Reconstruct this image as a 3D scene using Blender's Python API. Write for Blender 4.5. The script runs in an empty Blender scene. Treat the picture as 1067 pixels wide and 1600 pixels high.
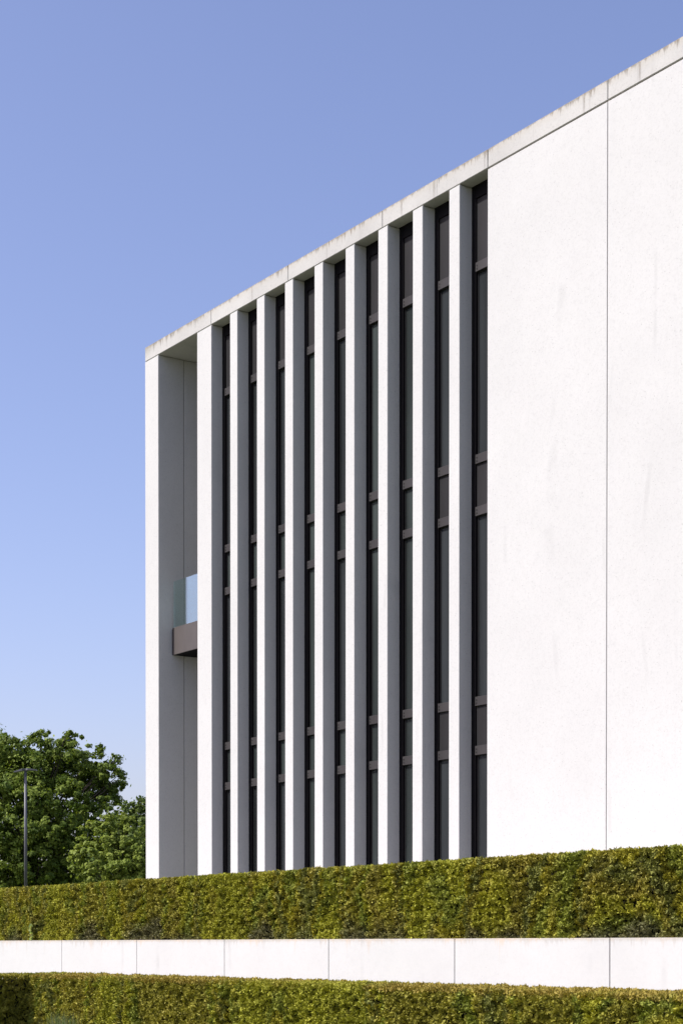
import bpy, bmesh, math, random
import numpy as np
from mathutils import Vector, noise

# ------------------------------------------------------------------ camera, world, sun, exposure
# world axes: X runs along the facade (to the right), Y into the building, Z up; metres
S = bpy.context.scene
COL = S.collection
EYE = 1.6
cam_d = bpy.data.cameras.new('camera'); cam = bpy.data.objects.new('camera', cam_d); COL.objects.link(cam)
S.camera = cam
PITCH = 0.8
cam.location = (0, 0, EYE)
cam.rotation_euler = (math.radians(90-PITCH), 0, math.radians(55.64))
cam_d.sensor_fit = 'HORIZONTAL'; cam_d.sensor_width = 36; cam_d.lens = 94.47
cam_d.shift_y = (677+2800*math.tan(math.radians(PITCH)))/1067
cam_d.clip_end = 5000; cam_d.clip_start = 0.1

AZ = 22.0          # sun, degrees left of the facade normal
EL = 46.0
sx = -math.sin(math.radians(AZ)); sy = -math.cos(math.radians(AZ))
w = bpy.data.worlds.new('World'); S.world = w; w.use_nodes = True
nt = w.node_tree
bg = nt.nodes['Background']
sky = nt.nodes.new('ShaderNodeTexSky'); sky.sky_type = 'NISHITA'; sky.sun_disc = False
sky.sun_elevation = math.radians(EL)
sky.sun_rotation = math.atan2(sx, sy) % (2*math.pi)
sky.altitude = 0; sky.air_density = 1.0; sky.dust_density = 1.8; sky.ozone_density = 3.5
tint = nt.nodes.new('ShaderNodeMix'); tint.data_type = 'RGBA'; tint.blend_type = 'MULTIPLY'
tint.inputs[0].default_value = 1.0; tint.inputs[7].default_value = (1.13, 0.938, 1.02, 1)
nt.links.new(sky.outputs[0], tint.inputs[6]); nt.links.new(tint.outputs[2], bg.inputs[0])
bg.inputs[1].default_value = 0.15
sun_d = bpy.data.lights.new('sun', 'SUN'); sun_d.energy = 4.3; sun_d.angle = math.radians(0.5)
sun_d.color = (1.0, 0.985, 0.95)
sun = bpy.data.objects.new('sun', sun_d); COL.objects.link(sun)
ce = math.cos(math.radians(EL))
sun.rotation_euler = Vector((sx*ce, sy*ce, math.sin(math.radians(EL)))).to_track_quat('Z', 'Y').to_euler()
S.view_settings.view_transform = 'Standard'; S.view_settings.look = 'None'
S.view_settings.gamma = 1.0; S.view_settings.exposure = 0.4
S.render.engine = 'CYCLES'

rng = np.random.default_rng(7); random.seed(7)

# ------------------------------------------------------------------ helpers
def mb_box(bm, x0, x1, y0, y1, z0, z1, bevel=0.0):
    vs = [bm.verts.new(p) for p in ((x0,y0,z0),(x1,y0,z0),(x1,y1,z0),(x0,y1,z0),(x0,y0,z1),(x1,y0,z1),(x1,y1,z1),(x0,y1,z1))]
    fs = [bm.faces.new([vs[i] for i in q]) for q in ((0,3,2,1),(4,5,6,7),(0,1,5,4),(1,2,6,5),(2,3,7,6),(3,0,4,7))]
    if bevel > 0:
        es = list({e for f in fs for e in f.edges})
        bmesh.ops.bevel(bm, geom=es, offset=bevel, segments=1, affect='EDGES')
    return fs

def mb_cyl(bm, p0, p1, r0, r1, n=12):
    p0 = Vector(p0); p1 = Vector(p1); d = (p1-p0).normalized()
    a = d.orthogonal().normalized(); b = d.cross(a)
    r = [[bm.verts.new(p + (a*math.cos(t)+b*math.sin(t))*rad) for t in [2*math.pi*i/n for i in range(n)]] for p, rad in ((p0,r0),(p1,r1))]
    for i in range(n):
        f = bm.faces.new((r[0][i], r[0][(i+1)%n], r[1][(i+1)%n], r[1][i])); f.smooth = True
    bm.faces.new(list(reversed(r[0]))); bm.faces.new(r[1])

def obj(name, bm, mat, parent=None):
    me = bpy.data.meshes.new(name); bm.normal_update(); bm.to_mesh(me); bm.free()
    for m in (mat if isinstance(mat, (list, tuple)) else [mat]): me.materials.append(m)
    o = bpy.data.objects.new(name, me); COL.objects.link(o)
    if parent: o.parent = parent
    return o

def box(name, x0, x1, y0, y1, z0, z1, mat, parent=None, bevel=0.0):
    bm = bmesh.new(); mb_box(bm, x0, x1, y0, y1, z0, z1, bevel); return obj(name, bm, mat, parent)

def tag(o, label, cat, group=None, kind=None):
    if label: o['label'] = label
    if cat: o['category'] = cat
    if group: o['group'] = group
    if kind: o['kind'] = kind
    return o

def empty(name, loc=(0,0,0)):
    o = bpy.data.objects.new(name, None); o.location = loc; o.empty_display_size = .2; COL.objects.link(o); return o

def local(o, parent):            # keep world-space geometry while parented to an Empty that stands at the thing's base
    o.parent = parent; o.location = -parent.location
    return o

class N:
    def __init__(s, name):
        s.m = bpy.data.materials.new(name); s.m.use_nodes = True; s.t = s.m.node_tree
        s.b = s.t.nodes['Principled BSDF']; s.out = s.t.nodes['Material Output']
    def new(s, typ, **kw):
        n = s.t.nodes.new(typ)
        for k, v in kw.items(): setattr(n, k, v)
        return n
    def link(s, a, b): s.t.links.new(a, b)
    def math(s, op, a, b=None, c=None, clamp=False):
        n = s.new('ShaderNodeMath', operation=op, use_clamp=clamp)
        for i, v in enumerate((a, b, c)):
            if v is None: continue
            if isinstance(v, (int, float)): n.inputs[i].default_value = v
            else: s.link(v, n.inputs[i])
        return n.outputs[0]
    def pos(s):
        return s.new('ShaderNodeNewGeometry').outputs['Position']
    def mapping(s, vec, scale):
        n = s.new('ShaderNodeMapping'); n.inputs['Scale'].default_value = scale; s.link(vec, n.inputs[0]); return n.outputs[0]
    def noise(s, vec, scale, detail=4, rough=.55, dist=0):
        n = s.new('ShaderNodeTexNoise'); n.inputs['Scale'].default_value = scale
        n.inputs['Detail'].default_value = detail; n.inputs['Roughness'].default_value = rough; n.inputs['Distortion'].default_value = dist
        s.link(vec, n.inputs['Vector']); return n.outputs[0]
    def maprange(s, v, a, b, c=0., d=1.):
        n = s.new('ShaderNodeMapRange'); n.clamp = True
        s.link(v, n.inputs[0])
        for i, x in zip((1,2,3,4), (a,b,c,d)):
            if isinstance(x, (int, float)): n.inputs[i].default_value = x
            else: s.link(x, n.inputs[i])
        return n.outputs[0]
    def mix(s, f, a, b, blend='MIX'):
        n = s.new('ShaderNodeMix', data_type='RGBA', blend_type=blend)
        for i, v in zip((0, 6, 7), (f, a, b)):
            if isinstance(v, (int, float)): n.inputs[i].default_value = v
            elif isinstance(v, tuple): n.inputs[i].default_value = v if len(v) == 4 else v+(1,)
            else: s.link(v, n.inputs[i])
        return n.outputs[2]
    def bump(s, h, strength, dist):
        n = s.new('ShaderNodeBump'); n.inputs['Strength'].default_value = strength; n.inputs['Distance'].default_value = dist
        s.link(h, n.inputs['Height']); s.link(n.outputs[0], s.b.inputs['Normal'])

# concrete: pale cast stone, fine pits, faint clouding, weather streaks hanging from an edge at height `ztop`
def concrete(name, base, ztop=None, reach=.2, streak=(.13,.115,.095), amount=.8, speck=.35, top_band=0.0, cloud=.10):
    g = N(name); p = g.pos()
    c1 = g.noise(p, .55, 5, .6)
    c2 = g.noise(g.mapping(p, (1.2,1.2,.25)), 1.3, 5, .65)
    dark = tuple(x*(1-cloud*2) for x in base)
    col = g.mix(g.maprange(c1, .35, .7), base, dark)
    col = g.mix(g.math('MULTIPLY', g.maprange(c2, .5, .75), .6*cloud+.02), col, tuple(x*f for x, f in zip(base, (.86,.84,.80))))
    fine = g.noise(p, 38, 4, .75)
    mott = g.noise(p, 9, 5, .7)
    col = g.mix(g.math('MULTIPLY', g.maprange(mott, .48, .70), .09), col, tuple(x*.72 for x in base))
    vein = g.new('ShaderNodeTexWave'); vein.inputs['Scale'].default_value = .33; vein.inputs['Distortion'].default_value = 9; vein.inputs['Detail'].default_value = 4; vein.inputs['Detail Scale'].default_value = .8
    g.link(g.mapping(p, (1,1,.22)), vein.inputs['Vector'])
    vf = g.math('MULTIPLY', g.maprange(vein.outputs['Fac'], .0, .035, 1, 0), g.maprange(g.noise(p, .9, 3, .6), .52, .66, 0, .16))
    col = g.mix(vf, col, tuple(x*.45 for x in base))
    col = g.mix(g.math('MULTIPLY', g.maprange(fine, .50, .68), speck), col, tuple(x*.55 for x in base))
    vor = g.new('ShaderNodeTexVoronoi'); vor.inputs['Scale'].default_value = 14; g.link(p, vor.inputs['Vector'])
    pit = g.maprange(vor.outputs['Distance'], .06, .13, 1, 0)
    sel = g.maprange(vor.outputs['Color'], .62, .66)
    pit = g.math('MULTIPLY', pit, sel)
    col = g.mix(g.math('MULTIPLY', pit, .45), col, tuple(x*.35 for x in base))
    if ztop is not None:
        sep = g.new('ShaderNodeSeparateXYZ'); g.link(p, sep.inputs[0])
        down = g.math('SUBTRACT', ztop, sep.outputs[2])
        n1 = g.noise(g.mapping(p, (1,1,.10)), 9, 4, .7)
        n2 = g.noise(g.mapping(p, (1,1,.05)), 26, 3, .7)
        n3 = g.noise(g.mapping(p, (1,1,.02)), 1.1, 2, .5)
        ln = g.math('MULTIPLY', g.math('MULTIPLY', g.maprange(n1, .40, .70), g.maprange(n2, .42, .66, .15, 1)), g.maprange(n3, .35, .6, .35, 1.1))
        ln = g.math('MULTIPLY_ADD', ln, reach, 0.015)
        f = g.maprange(g.math('DIVIDE', down, ln), .1, 1.0, 1, 0)
        f = g.math('MULTIPLY', f, amount)
        n4 = g.noise(g.mapping(p, (1,1,.02)), 5.5, 3, .8)
        n5 = g.noise(p, 30, 3, .7)
        longs = g.math('MULTIPLY', g.maprange(n4, .64, .70), g.maprange(down, .0, reach*1.1, .75, 0))
        f = g.math('MAXIMUM', f, g.math('MULTIPLY', longs, amount))
        f = g.math('MULTIPLY', f, g.maprange(n5, .3, .55, .45, 1))
        hue = g.noise(g.mapping(p, (1,1,.05)), 3.3, 3, .6)
        sc = g.mix(g.maprange(hue, .42, .62), streak, (streak[0]*1.55, streak[1]*1.25, streak[2]*.95))
        col = g.mix(f, col, sc)
        corner = g.math('MULTIPLY', g.maprange(sep.outputs[0], -31.2, -30.75, 1, 0), g.maprange(down, .04, .26, 1, 0))
        corner = g.math('MULTIPLY', corner, g.maprange(n5, .3, .6, .2, 1))
        col = g.mix(g.math('MULTIPLY', corner, .75), col, (.20,.20,.17))
        if top_band:
            fb = g.maprange(g.math('ADD', down, g.math('MULTIPLY', g.math('SUBTRACT', n1, .5), .08)), 0, top_band, .38, 0)
            col = g.mix(fb, col, (.40,.35,.27))
    g.link(col, g.b.inputs['Base Color'])
    g.b.inputs['Roughness'].default_value = .88; g.b.inputs['Specular IOR Level'].default_value = .25
    h = g.math('ADD', g.math('MULTIPLY', fine, .6), g.math('MULTIPLY', pit, -1.2))
    h = g.math('ADD', h, g.math('MULTIPLY', g.noise(p, 7, 4, .6), 1.5))
    g.bump(h, .3, .005)
    return g.m

def metal(name, base, rough=.45, spec=.5, metallic=0.0, streaks=.15):
    g = N(name); p = g.pos()
    n = g.noise(g.mapping(p, (3,3,.4)), 6, 4, .6)
    n2 = g.noise(p, 1.1, 2, .5)
    col = g.mix(g.maprange(n, .35, .7), base, tuple(x*(1-streaks) for x in base))
    col = g.mix(g.maprange(n2, .4, .65), col, tuple(min(1, x*1.15) for x in base))
    g.link(col, g.b.inputs['Base Color']); g.b.inputs['Roughness'].default_value = rough
    g.b.inputs['Specular IOR Level'].default_value = spec; g.b.inputs['Metallic'].default_value = metallic
    return g.m

ZTOP = 13.287                     # parapet top
WALLTOP = 1.668
M_wall = concrete('pale_concrete', (.532,.527,.505), None, speck=.26, cloud=.03)
M_par = concrete('weathered_parapet_concrete', (.505,.494,.462), ZTOP, .34, streak=(.085,.078,.068), amount=1.0, speck=.3, top_band=.13)
M_ret = concrete('retaining_concrete', (.560,.557,.535), WALLTOP, .26, streak=(.36,.33,.29), amount=.6, speck=.12, top_band=.04, cloud=.04)
M_joint = metal('joint_sealant', (.26,.24,.21), .9, .1)
M_bronze = metal('bronze_metal_bar', (.036,.0325,.032), .5, .3)
M_panel = metal('dark_spandrel_metal', (.021,.020,.0205), .5, .18)
M_slab = metal('bronze_balcony_metal', (.085,.073,.067), .5, .3)
M_black = metal('black_frame_metal', (.006,.0055,.0065), .7, .08)
M_bolt = metal('bolt_hole', (.008,.007,.007), .6, .3)
M_pole = metal('grey_lamp_paint', (.11,.11,.12), .45, .4)

def window_glass(name, base):
    g = N(name); p = g.pos()
    sepn = g.noise(g.mapping(p, (1.5,1.5,.12)), 1.4, 3, .5)
    g.link(g.mix(g.maprange(sepn, .35, .65), base, tuple(x*.42 for x in base)), g.b.inputs['Base Color'])
    g.b.inputs['Roughness'].default_value = .04; g.b.inputs['IOR'].default_value = 1.52
    n = g.noise(p, .8, 2, .5); g.bump(n, .12, .02)
    return g.m
M_glass = [window_glass('window_glass', c) for c in ((.036,.040,.042), (.050,.060,.057), (.032,.035,.035))]

def clear_glass():
    g = N('balustrade_glass')
    g.t.nodes.remove(g.b)
    tr = g.new('ShaderNodeBsdfTransparent'); tr.inputs[0].default_value = (.86,.93,.90,1)
    gl = g.new('ShaderNodeBsdfGlossy'); gl.inputs['Roughness'].default_value = .01; gl.inputs[0].default_value = (.88,.98,1,1)
    mx = g.new('ShaderNodeMixShader')
    mx.inputs[0].default_value = .28; g.link(tr.outputs[0], mx.inputs[1]); g.link(gl.outputs[0], mx.inputs[2])
    g.link(mx.outputs[0], g.out.inputs[0])
    return g.m
M_clear = clear_glass()

def foliage(name, rough=.6, trans=.25):
    g = N(name)
    a = g.new('ShaderNodeAttribute'); a.attribute_name = 'tint'
    g.link(a.outputs['Color'], g.b.inputs['Base Color'])
    g.b.inputs['Roughness'].default_value = rough; g.b.inputs['Specular IOR Level'].default_value = .12
    t = g.new('ShaderNodeBsdfTranslucent')
    g.link(g.mix(1.0, a.outputs['Color'], (1.15,1.2,.5), 'MULTIPLY'), t.inputs[0])
    mx = g.new('ShaderNodeMixShader'); mx.inputs[0].default_value = trans
    g.link(g.b.outputs[0], mx.inputs[1]); g.link(t.outputs[0], mx.inputs[2]); g.link(mx.outputs[0], g.out.inputs[0])
    return g.m
M_leaf = foliage('tree_leaf', .55, .3)
M_yew = foliage('yew_sprig', .6, .10)
def simple(name, base, base2, scale, rough=.9, bumpd=.01):
    g = N(name); p = g.pos(); n = g.noise(p, scale, 6, .65)
    g.link(g.mix(g.maprange(n, .35, .68), base, base2), g.b.inputs['Base Color']); g.b.inputs['Roughness'].default_value = rough
    g.b.inputs['Specular IOR Level'].default_value = .05; g.bump(n, .6, bumpd); return g.m
M_twig = simple('dark_twig_core', (.030,.028,.012), (.018,.016,.010), 30, .95)
M_bark = simple('bark', (.10,.08,.06), (.05,.04,.03), 12)
M_lawn = simple('lawn', (.060,.085,.025), (.09,.10,.04), 2.0)
M_grav = simple('pale_paving', (.56,.54,.49), (.46,.44,.40), 40)

# ------------------------------------------------------------------ the ground
bm = bmesh.new()
YS = 12.35                        # the step behind the retaining wall
for q in (((-1500,-1500,0),(1500,-1500,0),(1500,YS,0),(-1500,YS,0)),
          ((-1500,YS,0),(1500,YS,0),(1500,YS,1.56),(-1500,YS,1.56)),
          ((-1500,YS,1.56),(1500,YS,1.56),(1500,1500,1.56),(-1500,1500,1.56))):
    bm.faces.new([bm.verts.new(v) for v in q])
tag(obj('ground', bm, M_lawn), None, None, kind='structure')
tag(box('pavement', -34, 10, 13.6, 16.69, 1.50, 1.60, M_grav), None, None, kind='structure')

# ------------------------------------------------------------------ the building
FY = 16.7
PB = 13.012                       # parapet underside
BX0 = -31.20                      # left corner
X_WALL = None
BASE = 1.58
B = empty('office_building', (BX0, FY, BASE))
tag(B, 'white concrete building with vertical fins, tall dark windows and a blank wall', 'building')
def bpart(name, x0, x1, y0, y1, z0, z1, mat, bevel=.006, parent=B):
    o = box(name, x0, x1, y0, y1, z0, z1, mat, None, bevel)
    return local(o, B) if parent is B else o

def X_at(px, D=FY):               # measuring aid: where a vertical line of the photo meets the plane Y = D
    r = (px-533.5)/2800.0
    return (r*.5644*D-.8255*D)/(.5644+.8255*r)

PITCHF = 0.921
xw = X_at(760.5)                  # left edge of the blank wall (about -20.1)
fins = [xw-PITCHF*k for k in range(8, 0, -1)]      # left edges of the eight slim fins
FT = .252                          # fin thickness
FD = .235                         # fin depth in front of the window plane
x_f0, x_f0b = X_at(309.0), X_at(331.0)
x_c, x_cb = X_at(228.0), X_at(248.4)
GAP = .010
# corner pier, with its side wall running back in two cast sections
bpart('end_wall', x_c, x_cb, FY, FY+.56, BASE, PB-GAP, M_wall)
bpart('end_wall', x_c, x_cb, FY+.575, FY+3.0, BASE, PB-GAP, M_wall)
bpart('end_wall', x_c, x_cb, FY+3.012, FY+14, BASE, PB-GAP, M_wall)
bpart('joint', x_c+.02, x_cb-.012, FY+.55, FY+.585, BASE, PB-GAP-.01, M_joint, 0)
# first wide fin and slim fins
bpart('fin', x_f0, x_f0b, FY, FY+FD+.02, BASE, PB-GAP, M_wall)
for x in fins:
    bpart('fin', x, x+FT, FY, FY+FD+.02, BASE, PB-GAP, M_wall)
# blank wall panels
xs = [xw, X_at(946.4)]
step = xs[1]-xs[0]
while xs[-1] < -6: xs.append(xs[-1]+step)
for i in range(len(xs)-1):
    bpart('wall_panel', xs[i]+(0 if i == 0 else .007), xs[i+1]-.007, FY, FY+.2, BASE, PB-.024, M_wall, .004)
bpart('joint', xw+.02, xs[-1]-.02, FY+.018, FY+.22, BASE, PB+.01, M_joint, 0)
# parapet sections: over the fins each three pitches long
pj = [x_c, X_at(330.7), X_at(450.3), X_at(596.8), xw] + xs[1:]
for i in range(len(pj)-1):
    bpart('parapet_panel', pj[i]+(0 if i == 0 else .006), pj[i+1]-.006, FY, FY+1.6, PB, ZTOP, M_par, .008)
bpart('joint', x_c+.05, xs[-1]-.05, FY+.02, FY+1.58, PB+.02, ZTOP-.02, M_joint, 0)
bpart('soffit', x_c+.02, xw, FY+1.62, FY+3.2, PB+.001, PB+.2, M_wall, 0)
# side and roof mass behind
bpart('rear_wall', x_cb+.002, xs[-1], FY+3.2, FY+14, BASE, PB-.02, M_wall, 0)
bpart('roof', x_c+.01, xs[-1]-.01, FY+3.21, FY+13.9, PB+.002, ZTOP-.12, M_joint, 0)
bpart('side_parapet', x_c, x_c+.30, FY+1.62, FY+13.9, PB+.21, ZTOP-.001, M_par, 0)
bpart('side_wall', xs[-1]-.3, xs[-1]-.003, FY+.21, FY+3.19, BASE, PB-.02, M_wall, 0)
bpart('inner_wall', x_f0b-.10, x_f0b-.003, FY+FD+.03, FY+3.19, BASE, PB-.001, M_wall, 0)

# windows: between fins; levels measured from the photo
WY = FY+FD                        # window plane
S0 = 2800/26.95                   # px per metre at the rightmost bay
def zz(y): return EYE+(1477-y)/S0
bars = [(zz(412.3), zz(426.6)), (zz(711.0), zz(725.5)), (zz(792.6), zz(806.8)), (zz(1088.8), zz(1103.2)), (zz(1165.6), zz(1180.0))]
def window(x0, x1, idx):
    bm = bmesh.new()
    jl, jr = .10, .05
    hd = .20
    mb_box(bm, x0-.03, x0+jl, WY, WY+.12, BASE, PB-.001)              # jambs
    mb_box(bm, x1-jr, x1+.03, WY, WY+.12, BASE, PB-.001)
    mb_box(bm, x0+jl, x1-jr, WY+.001, WY+.12, PB-hd, PB-.001)            # head
    mb_box(bm, x0+jl, x1-jr, WY+.10, WY+.14, BASE, PB-hd)               # backing
    fr = local(obj('window', bm, M_black), B)
    a, b = x0+jl, x1-jr
    # spans: (ztop, zbottom, kind)
    top = PB-hd
    g = M_glass[(0, 2, 0, 1, 0, 1, 1, 0, 0)[idx % 9]]
    g2 = M_glass[1]
    spans = [(top, bars[0][0], 'p'), (bars[0][1], bars[1][0], 'g'), (bars[1][1], bars[2][0], 's'),
             (bars[2][1], bars[3][0], 'g'), (bars[3][1], bars[4][0], 's'), (bars[4][1], BASE, 'g')]
    for zt, zb, k in spans:
        bm = bmesh.new()
        if k == 'p' or (k == 's' and idx >= 7):
            mb_box(bm, a+.001, b-.001, WY+.022, WY+.09, zb+.001, zt-.001)
            o = obj('spandrel_panel', bm, M_panel, fr)
        else:
            mb_box(bm, a+.022, b-.001, WY+.045, WY+.07, zb+.002, zt-.002)
            o = obj('pane', bm, g2 if k == 's' else g, fr)
            bm = bmesh.new()                                          # slim sash beside the pane
            mb_box(bm, a+.001, a+.0215, WY+.035, WY+.09, zb+.001, zt-.001)
            obj('sash', bm, M_panel, fr)
    for zt, zb in bars:
        bm = bmesh.new()
        mb_box(bm, a+.002, b-.002, WY-.012, WY+.09, zb, zt, .003)
        old = set(bm.faces)
        h = zt-zb
        for xx in (a+.04, b-.04):
            for fz in (.36, .70):
                mb_cyl(bm, (xx, WY-.018, zt-h*fz), (xx, WY+.0, zt-h*fz), .0125, .0125, 8)
        for f in bm.faces:
            if f not in old: f.material_index = 1
        obj('transom', bm, [M_bronze, M_bolt], fr)
edges = [x_f0b] + [x for x in fins] + [xw]
lefts = [x_f0b] + [x+FT for x in fins]
rights = fins + [xw]
for i, (l, r) in enumerate(zip(lefts, rights)): window(l, r, i)

# balcony in the open bay by the corner
by = FY+.285
zb0, zb1 = EYE+(1477-1025)*34.9/2800, EYE+(1477-983)*34.9/2800
bm = bmesh.new()
mb_box(bm, x_cb+.045, x_f0b-.11, by, by+1.3, zb0, zb1)
bal = local(obj('balcony', bm, M_slab), B)
bm = bmesh.new(); mb_box(bm, x_cb+.004, x_cb+.0445, by+.012, by+1.29, zb0+.005, zb1-.02)  # black strip filling the gap at the slab's left end
mb_box(bm, x_cb+.06, x_f0b-.13, by+.03, by+1.25, zb0-.006, zb0+.002)  # thin black sheet across the slab's underside
obj('black_end_and_underside', bm, M_black, bal)
bm = bmesh.new(); mb_box(bm, x_cb+.05, x_f0b-.12, by+.02, by+.037, zb1-.05, zb1+.90)
obj('glass_balustrade', bm, M_clear, bal)

# ------------------------------------------------------------------ retaining wall
RY = 12.25; RS = 2.5
x0 = X_at(710, RY)
RW = empty('retaining_wall', (x0, RY, 0))
tag(RW, 'low white concrete retaining wall in long sections below the upper hedge', 'wall')
for k in range(-7, 6):
    a = x0+k*RS; b = a+RS
    bm = bmesh.new(); mb_box(bm, a+.006, b-.006, RY, RY+.10, -.05, WALLTOP, .004)
    local(obj('wall_section', bm, M_ret), RW)
bm = bmesh.new(); mb_box(bm, x0-7*RS+.02, x0+6*RS-.02, RY+.015, RY+.095, -.05, WALLTOP-.01)
local(obj('joint', bm, M_joint), RW)

# ------------------------------------------------------------------ hedges
def fbm(x, y, z, s): return noise.noise(Vector((x*s, y*s, z*s)))
PAL = np.array([(.340,.335,.042), (.250,.268,.044), (.335,.305,.038), (.220,.225,.056), (.300,.268,.048), (.350,.338,.040), (.245,.270,.046), (.305,.280,.046)])

def hedge_mesh(name, x0, x1, y0, y1, z0, z1, seed, density, faces=('front','top'), L=.038, W=.0095, blades=7, brown_top=0., base_thin=0., ledge=0):
    """clipped yew: a rough twiggy core and thousands of sprigs standing out of it"""
    rg = np.random.default_rng(seed)
    pts, nrm = [], []
    def add(n, f, nv):
        P = f(rg.random(n), rg.random(n)); pts.append(P); nrm.append(np.tile(np.array(nv, float), (n, 1)))
    lx, ly, lz = x1-x0, y1-y0, z1-z0
    if 'front' in faces: add(int(lx*lz*density), lambda a, b: np.stack([x0+a*lx, np.full_like(a, y0), z0+b*lz], 1), (0,-1,0))
    if 'top' in faces: add(int(lx*ly*density*.7), lambda a, b: np.stack([x0+a*lx, y0+b*ly, np.full_like(a, z1)], 1), (0,0,1))
    if 'back' in faces: add(int(lx*lz*density*.15), lambda a, b: np.stack([x0+a*lx, np.full_like(a, y1), z0+b*lz], 1), (0,1,0))
    if 'right' in faces: add(int(ly*lz*density), lambda a, b: np.stack([np.full_like(a, x1), y0+a*ly, z0+b*lz], 1), (1,0,0))
    if 'left' in faces: add(int(ly*lz*density*.4), lambda a, b: np.stack([np.full_like(a, x0), y0+a*ly, z0+b*lz], 1), (-1,0,0))
    P = np.concatenate(pts); Nn = np.concatenate(nrm)
    n = len(P)
    lump = np.empty(n); cid = np.empty(n); c2 = np.empty(n); c3 = np.empty(n)
    for i in range(n):
        x, y, z = P[i]
        lump[i] = (.026*fbm(x, y, z+seed, 2.0) + .034*fbm(x+7, y, z*1.4, 6) + .085*fbm(x*.75, y+3, z*1.9, 13))*(1. if Nn[i, 2] < .5 and z < z1-.04 else .38)
        wob = x+.18*fbm(x, y, z, 3)
        cid[i] = fbm(wob, seed*3.1+y*.4, z*.30, 1.25); c2[i] = fbm(wob+40, y, z*.6, 3.0); c3[i] = fbm(x, y, z*1.3, 9)
    # colour: each plant has a tone of its own, seen as upright patches
    t = (cid*1.5+.5)*len(PAL); t = np.clip(t, 0, len(PAL)-1.001)
    i0 = t.astype(int); fr = t-i0; fr = np.clip((fr-.3)/.4, 0, 1)[:, None]
    c = PAL[i0]*(1-fr)+PAL[i0+1]*fr
    c = c*(1.05+.42*np.clip(c2, -.6, .6))[:, None]*(1+.16*c3)[:, None]
    br = np.clip(c2*1.6-.3, 0, .4)[:, None]
    c = c*(1-br)+np.array((.270,.215,.045))*br
    hz = (P[:, 2]-z0)/lz
    if base_thin:
        f = np.clip((.20+.60*cid+.25*c2-hz)/.25, 0, 1)*base_thin
        c = c*(1-f[:, None])+np.array((.150,.142,.080))*f[:, None]
    if brown_top:
        f = np.clip((hz-.945)/.055, 0, 1)*np.clip(.75+1.2*cid+.6*c3, 0, 1)*brown_top*.9
        c = c*(1-f[:, None])+np.array((.370,.270,.065))*f[:, None]
    keep = rg.random(n) > (np.clip(-lump*12-.2, 0, .7))
    P, Nn, c, lump = P[keep], Nn[keep], c[keep], lump[keep]
    n = len(P)
    P = P+Nn*(lump-.02)[:, None]; P[:, 2] = np.maximum(P[:, 2], z0)
    P = np.repeat(P, blades, 0); Nr = np.repeat(Nn, blades, 0); c = np.repeat(c, blades, 0)
    m = len(P)
    sprig = np.repeat(rg.normal(0, .55, (n, 3)), blades, 0)
    d = Nr*.8 + sprig + rg.normal(0, .33, (m, 3)) + np.array((0,0,.28))
    d /= np.linalg.norm(d, axis=1)[:, None]
    side = np.cross(d, rg.normal(0, 1, (m, 3))); side /= np.linalg.norm(side, axis=1)[:, None]
    ln = L*(.55+.7*rg.random(m))[:, None]; wd = W*(.7+.7*rg.random(m))[:, None]
    root = P+rg.normal(0, .008, (m, 3))-d*.012
    v = np.empty((m, 4, 3))
    v[:, 0] = root; v[:, 1] = root+d*ln*.55+side*wd; v[:, 2] = root+d*ln; v[:, 3] = root+d*ln*.55-side*wd
    tip = rg.random(m)
    cc = c*(.90+.20*tip)[:, None]
    verts = v.reshape(-1, 3)
    # the core
    cs = .30; nx = max(2, int(lx/.25)); gx = np.linspace(x0+.05, x1-.05, nx)
    cv = []; cf = []
    off = len(verts)
    for i, x in enumerate(gx):
        w_ = .012*math.sin(i*2.1+seed)
        cv += [(x, y0+.085+w_, z0+.0), (x, y0+.085+w_, z1-.07), (x, y1-.085, z1-.07), (x, y1-.085, z0)]
    for i in range(nx-1):
        a = off+i*4
        for k in range(4):
            k2 = (k+1) % 4
            cf.append((a+k, a+4+k, a+4+k2, a+k2))
    cf.append((off, off+1, off+2, off+3)); e = off+(nx-1)*4; cf.append((e+3, e+2, e+1, e))
    allv = np.concatenate([verts, np.array(cv)])
    nf = m; tot = nf+len(cf)
    me = bpy.data.meshes.new(name)
    me.vertices.add(len(allv)); me.vertices.foreach_set('co', allv.astype(np.float32).ravel())
    loops = np.concatenate([np.arange(m*4), np.array(cf).ravel()])
    me.loops.add(len(loops)); me.loops.foreach_set('vertex_index', loops.astype(np.int32))
    me.polygons.add(tot); me.polygons.foreach_set('loop_start', (np.arange(tot)*4).astype(np.int32))
    me.polygons.foreach_set('material_index', np.concatenate([np.zeros(m), np.ones(len(cf))]).astype(np.int32))
    me.update(calc_edges=True)
    at = me.attributes.new('tint', 'FLOAT_COLOR', 'POINT')
    colr = np.ones((len(allv), 4)); colr[:m*4, :3] = np.repeat(cc, 4, 0)
    at.data.foreach_set('color', np.clip(colr, 0, 1).astype(np.float32).ravel())
    me.materials.append(M_yew); me.materials.append(M_twig)
    o = bpy.data.objects.new(name, me); COL.objects.link(o)
    return o

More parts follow.
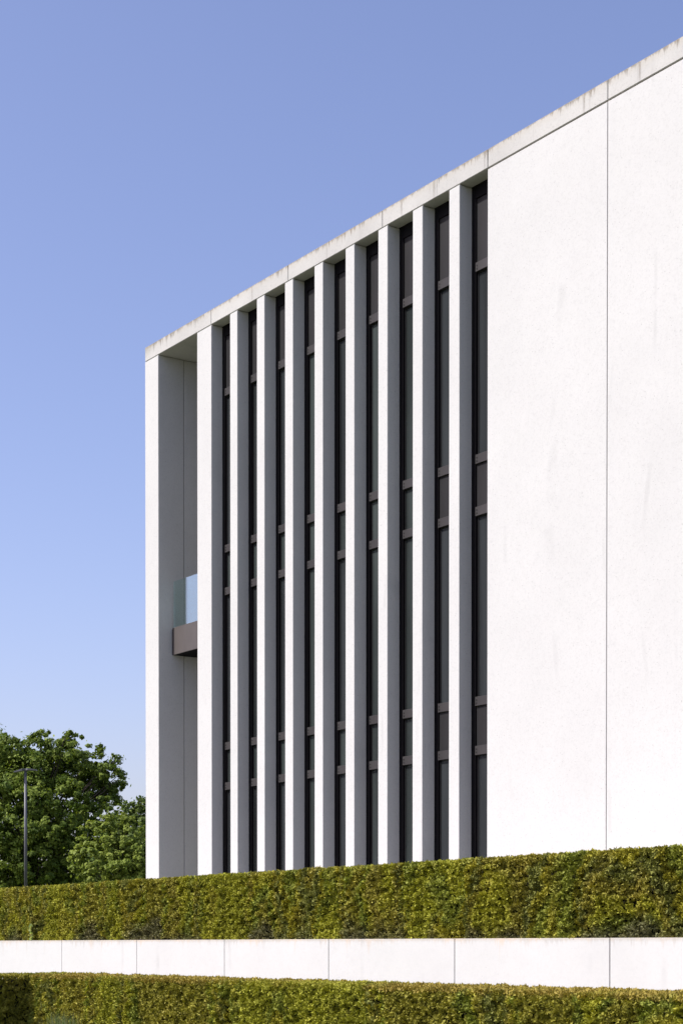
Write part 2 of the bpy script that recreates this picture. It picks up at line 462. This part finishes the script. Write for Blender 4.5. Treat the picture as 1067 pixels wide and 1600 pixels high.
HX0, HX1 = -29.8, -8.5
h1 = hedge_mesh('hedge', HX0, HX1, 12.34, 13.35, 1.655, 2.540, 3, 3600, ('front','top','back','right','left'), base_thin=.85)
tag(h1, 'tall clipped yew hedge on top of the white retaining wall', 'hedge', 'clipped yew hedges')
h2 = hedge_mesh('hedge', -24.25, -8.0, 11.05, 12.15, 0.35, 1.150, 11, 3600, ('front','top','left','right'), L=.042, brown_top=.8)
tag(h2, 'sunlit lower yew hedge with browned top in front of the white wall', 'hedge', 'clipped yew hedges')
h3 = hedge_mesh('hedge', -25.35, -24.24, 7.5, 12.15, 0.35, 1.150, 23, 2400, ('front','top','right','left'), L=.042)
tag(h3, 'dark shaded side of a hedge turning off at the lower left corner', 'hedge', 'clipped yew hedges')

# ------------------------------------------------------------------ small plants
def leaf_quads(root, tips, widths, cols, up=None):
    pass
def sprays(name, mat, specs):
    """specs: list of (root, dir, length, width, colour) blades bent once"""
    m = len(specs); v = []; f = []; c = []
    for (r, d, L, W, colr) in specs:
        r = Vector(r); d = Vector(d).normalized()
        s = d.cross(Vector((random.gauss(0,1), random.gauss(0,1), random.gauss(0,.4)))).normalized()*W
        dn = Vector((0,0,-L*.12))
        b = len(v)
        v += [r-s*.4, r+s*.4, r+d*L*.55+s, r+d*L*.55-s, r+d*L+dn]
        f += [(b, b+1, b+2, b+3), (b+3, b+2, b+4)]
        c += [colr]*5
    me = bpy.data.meshes.new(name); me.from_pydata([tuple(x) for x in v], [], f)
    at = me.attributes.new('tint', 'FLOAT_COLOR', 'POINT')
    at.data.foreach_set('color', np.array([tuple(x)+(1.,) for x in c], np.float32).ravel())
    me.materials.append(mat)
    o = bpy.data.objects.new(name, me); COL.objects.link(o); return o

def world_at(px, depth, z):       # a point straight ahead of a photo column at a given distance
    xc = (px-533.5)/2800*depth
    return Vector((-.8255*depth+.5644*xc, .5644*depth+.8255*xc, z))

wx = X_at(55, 12.33)
sp = []
for k in range(60):
    zz_ = 1.67+.26*random.random()
    a = random.random()*6.28
    sp.append(((wx+.02*math.sin(zz_*30), 12.27, zz_), (math.cos(a), -.5+math.sin(a)*.5, .5), .06, .020, (.46*random.uniform(.8,1.2), .50, .24)))
for k in range(6):
    sp.append(((wx, 12.28, 1.66), (.06*random.gauss(0,1), -.1, 1), .27, .004, (.12,.14,.05)))
weed = sprays('weed', M_leaf, sp)
tag(weed, 'small pale green weed seedling at the foot of the upper hedge', 'weed')
gx = X_at(104, 11.0)
sp = []
for k in range(620):
    a = random.random()*6.28; t = random.random()**.6
    sp.append(((gx+random.gauss(0,.24), 10.93+random.gauss(0,.04), .0), (math.cos(a)*.22, math.sin(a)*.12-.04, 1), random.uniform(.42,.80), .0040, (.19*random.uniform(.8,1.2), .22*random.uniform(.8,1.2), .10)))
gt = sprays('tall_grass', M_leaf, sp)
tag(gt, 'pale wild grass clump against the lower hedge, beside its shaded corner', 'grass clump')

# ------------------------------------------------------------------ trees
def tree(name, px, depth, lobes, leafn, leaf, pal, seed, label, group, trunk_r=.3, fine=1.0):
    """lobes: (photo px, photo py, distance offset, radius in metres [, vertical squash])"""
    rg = np.random.default_rng(seed)
    base = world_at(px, depth, 1.56)
    root = empty(name, base); tag(root, label, 'tree', group)
    centres = []
    for lb in lobes:
        qx, qy, dz, r = lb[:4]; qy += 7*(r > .5); sq = lb[4] if len(lb) > 4 else .85
        c = world_at(qx, depth+dz, EYE+(1477-qy)*(depth+dz)/2800)
        centres.append((np.array(c), r, sq))
    vol = np.array([r**2 for _, r, _ in centres]); cnt = (vol/vol.sum()*leafn).astype(int)
    V, C = [], []
    for (c, r, sq), k in zip(centres, cnt):
        # each lobe is a cluster of smaller sprays sitting on its surface
        ns = max(9, int(44*r*r/1.2/fine**1.6))
        dirs = rg.normal(0, 1, (ns, 3)); dirs /= np.linalg.norm(dirs, axis=1)[:, None]
        rr = r*(.35+.66*rg.random(ns)**.8)
        sc = c+dirs*rr[:, None]*np.array((1,1,sq))
        srad = (.12+.30*rg.random(ns)**1.4)*min(1.3, max(.5, r*.75))*fine
        tone = rg.random(ns)
        which = rg.integers(0, ns, k)
        q = rg.normal(0, 1, (k, 3)); q /= np.linalg.norm(q, axis=1)[:, None]
        P = sc[which]+q*(srad[which]*rg.random(k)**.45)[:, None]*np.array((1.1,1.1,.8))
        stray = rg.random(k) < .03
        P[stray] += rg.normal(0, .12, (stray.sum(), 3))
        out = (P-c); out /= np.linalg.norm(out, axis=1)[:, None]+1e-6
        nrm = q*.6+out*.6+rg.normal(0, .45, (k, 3))+np.array((0,0,.35))
        nrm /= np.linalg.norm(nrm, axis=1)[:, None]
        a = np.cross(nrm, rg.normal(0, 1, (k, 3))); a /= np.linalg.norm(a, axis=1)[:, None]
        b = np.cross(nrm, a)
        s = leaf*(.5+.75*rg.random(k))[:, None]
        v = np.empty((k, 4, 3)); v[:, 0] = P-a*s; v[:, 1] = P-b*s*.55+nrm*s*.1; v[:, 2] = P+a*s; v[:, 3] = P+b*s*.55+nrm*s*.1
        V.append(v)
        col = np.array(pal[0])*(1-tone[which, None])+np.array(pal[1])*tone[which, None]
        C.append(col*(.75+.5*rg.random(k))[:, None])
    V = np.concatenate(V); C = np.concatenate(C); m = len(V)
    V = V-np.array(base)
    me = bpy.data.meshes.new('crown')
    me.vertices.add(m*4); me.vertices.foreach_set('co', V.astype(np.float32).ravel())
    me.loops.add(m*4); me.loops.foreach_set('vertex_index', np.arange(m*4, dtype=np.int32))
    me.polygons.add(m); me.polygons.foreach_set('loop_start', (np.arange(m)*4).astype(np.int32))
    me.update(calc_edges=True)
    at = me.attributes.new('tint', 'FLOAT_COLOR', 'POINT')
    cc = np.ones((m*4, 4)); cc[:, :3] = np.repeat(C, 4, 0); at.data.foreach_set('color', cc.astype(np.float32).ravel())
    me.materials.append(M_leaf)
    o = bpy.data.objects.new('crown', me); COL.objects.link(o); o.parent = root
    bm = bmesh.new()
    zt = max(c[2] for c, _, _ in centres)-base.z
    top = Vector((0,0,zt*.75))
    mb_cyl(bm, (0,0,-.1), (.05,.03,zt*.35), trunk_r, trunk_r*.7); mb_cyl(bm, (.05,.03,zt*.35), top, trunk_r*.7, trunk_r*.2)
    for c, r, _ in centres:
        t = Vector(c)-base
        fork = Vector((.04,.03, max(.5, min(zt*.55, t.z*.55))))
        mid = fork.lerp(t, .5)+Vector((0,0,.12*r))
        mb_cyl(bm, fork, mid, trunk_r*.2, trunk_r*.12, 7); mb_cyl(bm, mid, t, trunk_r*.12, trunk_r*.03, 7)
    obj('trunk', bm, M_bark, root)
    return root

GT = 'trees beyond the hedge'
oak = [( -60,1215,0,1.9),(-20,1180,1,1.5),(10,1168,0,.95),(38,1160,.5,.80),(66,1156,0,.45),(100,1168,0,.85),(112,1158,.5,.5),(140,1180,0,.8),
       (160,1195,-.3,.62),(176,1200,0,.40),(188,1210,0,.28),(150,1228,.5,.85),(90,1200,.8,1.4),(40,1210,0,1.3),(0,1235,-1,1.3),(60,1245,-1.2,1.1),
       (105,1240,-1,1.0),(145,1262,-.5,.95),(25,1290,-1.4,1.35),(80,1290,-1.5,1.15),(125,1300,-.8,1.1),(-40,1300,-1,1.8),(10,1345,-1.2,1.2),(62,1345,-1.4,1.1),
       (110,1350,-.8,1.0),(170,1290,.5,.8),(60,1300,1.5,2.2),(160,1330,.8,1.2),(-90,1270,0,1.6),(30,1380,0,1.3),(120,1385,0,1.3), (172,1235,.4,.42), (66,1172,.2,.6), (66,1147,.2,.2), (105,1147,0,.2), (192,1213,0,.16), (182,1186,0,.2), (-10,1385,-1,1.1), (80,1392,-.5,.9), (150,1392,0,1.0), (20,1395,-1,.9), (10,1388,2,1.7), (75,1388,2,1.6), (-40,1385,1,1.5), (130,1385,2,1.5), (165,1235,1,.75), (140,1215,1.2,.9), (185,1225,.6,.35), (110,1200,1.5,1.2), (60,1200,1.5,1.3), (10,1210,1.5,1.3)]
tree('oak_tree', 50, 70, oak, 150000, .075, ((.095,.142,.024), (.205,.258,.044)), 5, 'large dark green oak behind the lamp post, tallest crown at left', GT, .35)
maple = [(150,1300,0,.62),(175,1310,0,.75),(205,1300,0,.6),(150,1345,-.3,.85),(190,1345,-.3,.9),(225,1335,0,.8),(125,1350,-.2,.5),(250,1350,0,.9),(170,1375,0,.9),(215,1375,0,.9),(134,1322,0,.4),(185,1285,0,.38),(170,1278,0,.2),(200,1283,0,.22),(150,1290,0,.2),(120,1338,0,.25)]
tree('field_maple', 185, 56, maple, 42000, .055, ((.190,.245,.045), (.285,.335,.065)), 9, 'lighter yellow green small tree between the oak and the white building', GT, .14, .6)
back = [(200,1290,0,.8),(222,1278,0,.7),(178,1300,0,.6),(207,1272,0,.35),(223,1262,0,.34),(188,1278,0,.3),(245,1290,0,1.1),(215,1320,0,1.2),(170,1340,0,1.1),(240,1345,0,1.3), (222,1375,0,1.2),(221,1249,0,.17),(206,1257,0,.17),(214,1264,0,.2),(192,1262,0,.18),(226,1256,0,.15)]
tree('birch_tree', 215, 64, back, 34000, .065, ((.080,.125,.030), (.150,.195,.046)), 14, 'dark green slim tree rising right beside the white corner of the building', GT, .16, .8)

# ------------------------------------------------------------------ lamp post
LD = 45.0
base = world_at(40.5, LD, 1.56)
ztp = EYE+(1477-1206)*LD/2800
lp = empty('street_lamp', base)
tag(lp, 'slim grey lamp post with two flat heads in front of the oak', 'street lamp')
bm = bmesh.new(); H = ztp-1.56
mb_cyl(bm, (0,0,0), (0,0,1.1), .055, .053, 16); mb_cyl(bm, (0,0,1.1), (0,0,1.14), .053, .042, 16); mb_cyl(bm, (0,0,1.14), (0,0,H), .042, .032, 16)
mb_cyl(bm, (0,0,H), (0,0,H+.05), .045, .045, 16)
obj('pole', bm, M_pole, lp)
dirv = Vector((.5644,.8255,0))
for sgn, tilt in ((-1, -.02), (1, .03)):
    bm = bmesh.new()
    L_, W_, T_ = (.28, .12, .05)
    vs = []
    for a in (0.02, .07, L_):
        for b in (-1, 1):
            for c in (0, 1):
                ww = W_*(.45 if a < .05 else 1.0 if a < .2 else .8); tt = T_*(1.0 if a < .2 else .5)
                vs.append(bm.verts.new(dirv*sgn*a+Vector((-dirv.y, dirv.x, 0))*b*ww+Vector((0,0,H+.02+c*tt-a*.20*(1 if sgn < 0 else .1)))))
    for k in (0, 4):
        i = [k+0, k+1, k+3, k+2]; j = [x+4 for x in i]
        for q in range(4): bm.faces.new((vs[i[q]], vs[i[(q+1)%4]], vs[j[(q+1)%4]], vs[j[q]]))
    bm.faces.new([vs[i] for i in (0,2,3,1)]); bm.faces.new([vs[i] for i in (8,9,11,10)])
    bmesh.ops.recalc_face_normals(bm, faces=bm.faces)
    obj('lamp_head', bm, M_pole, lp)
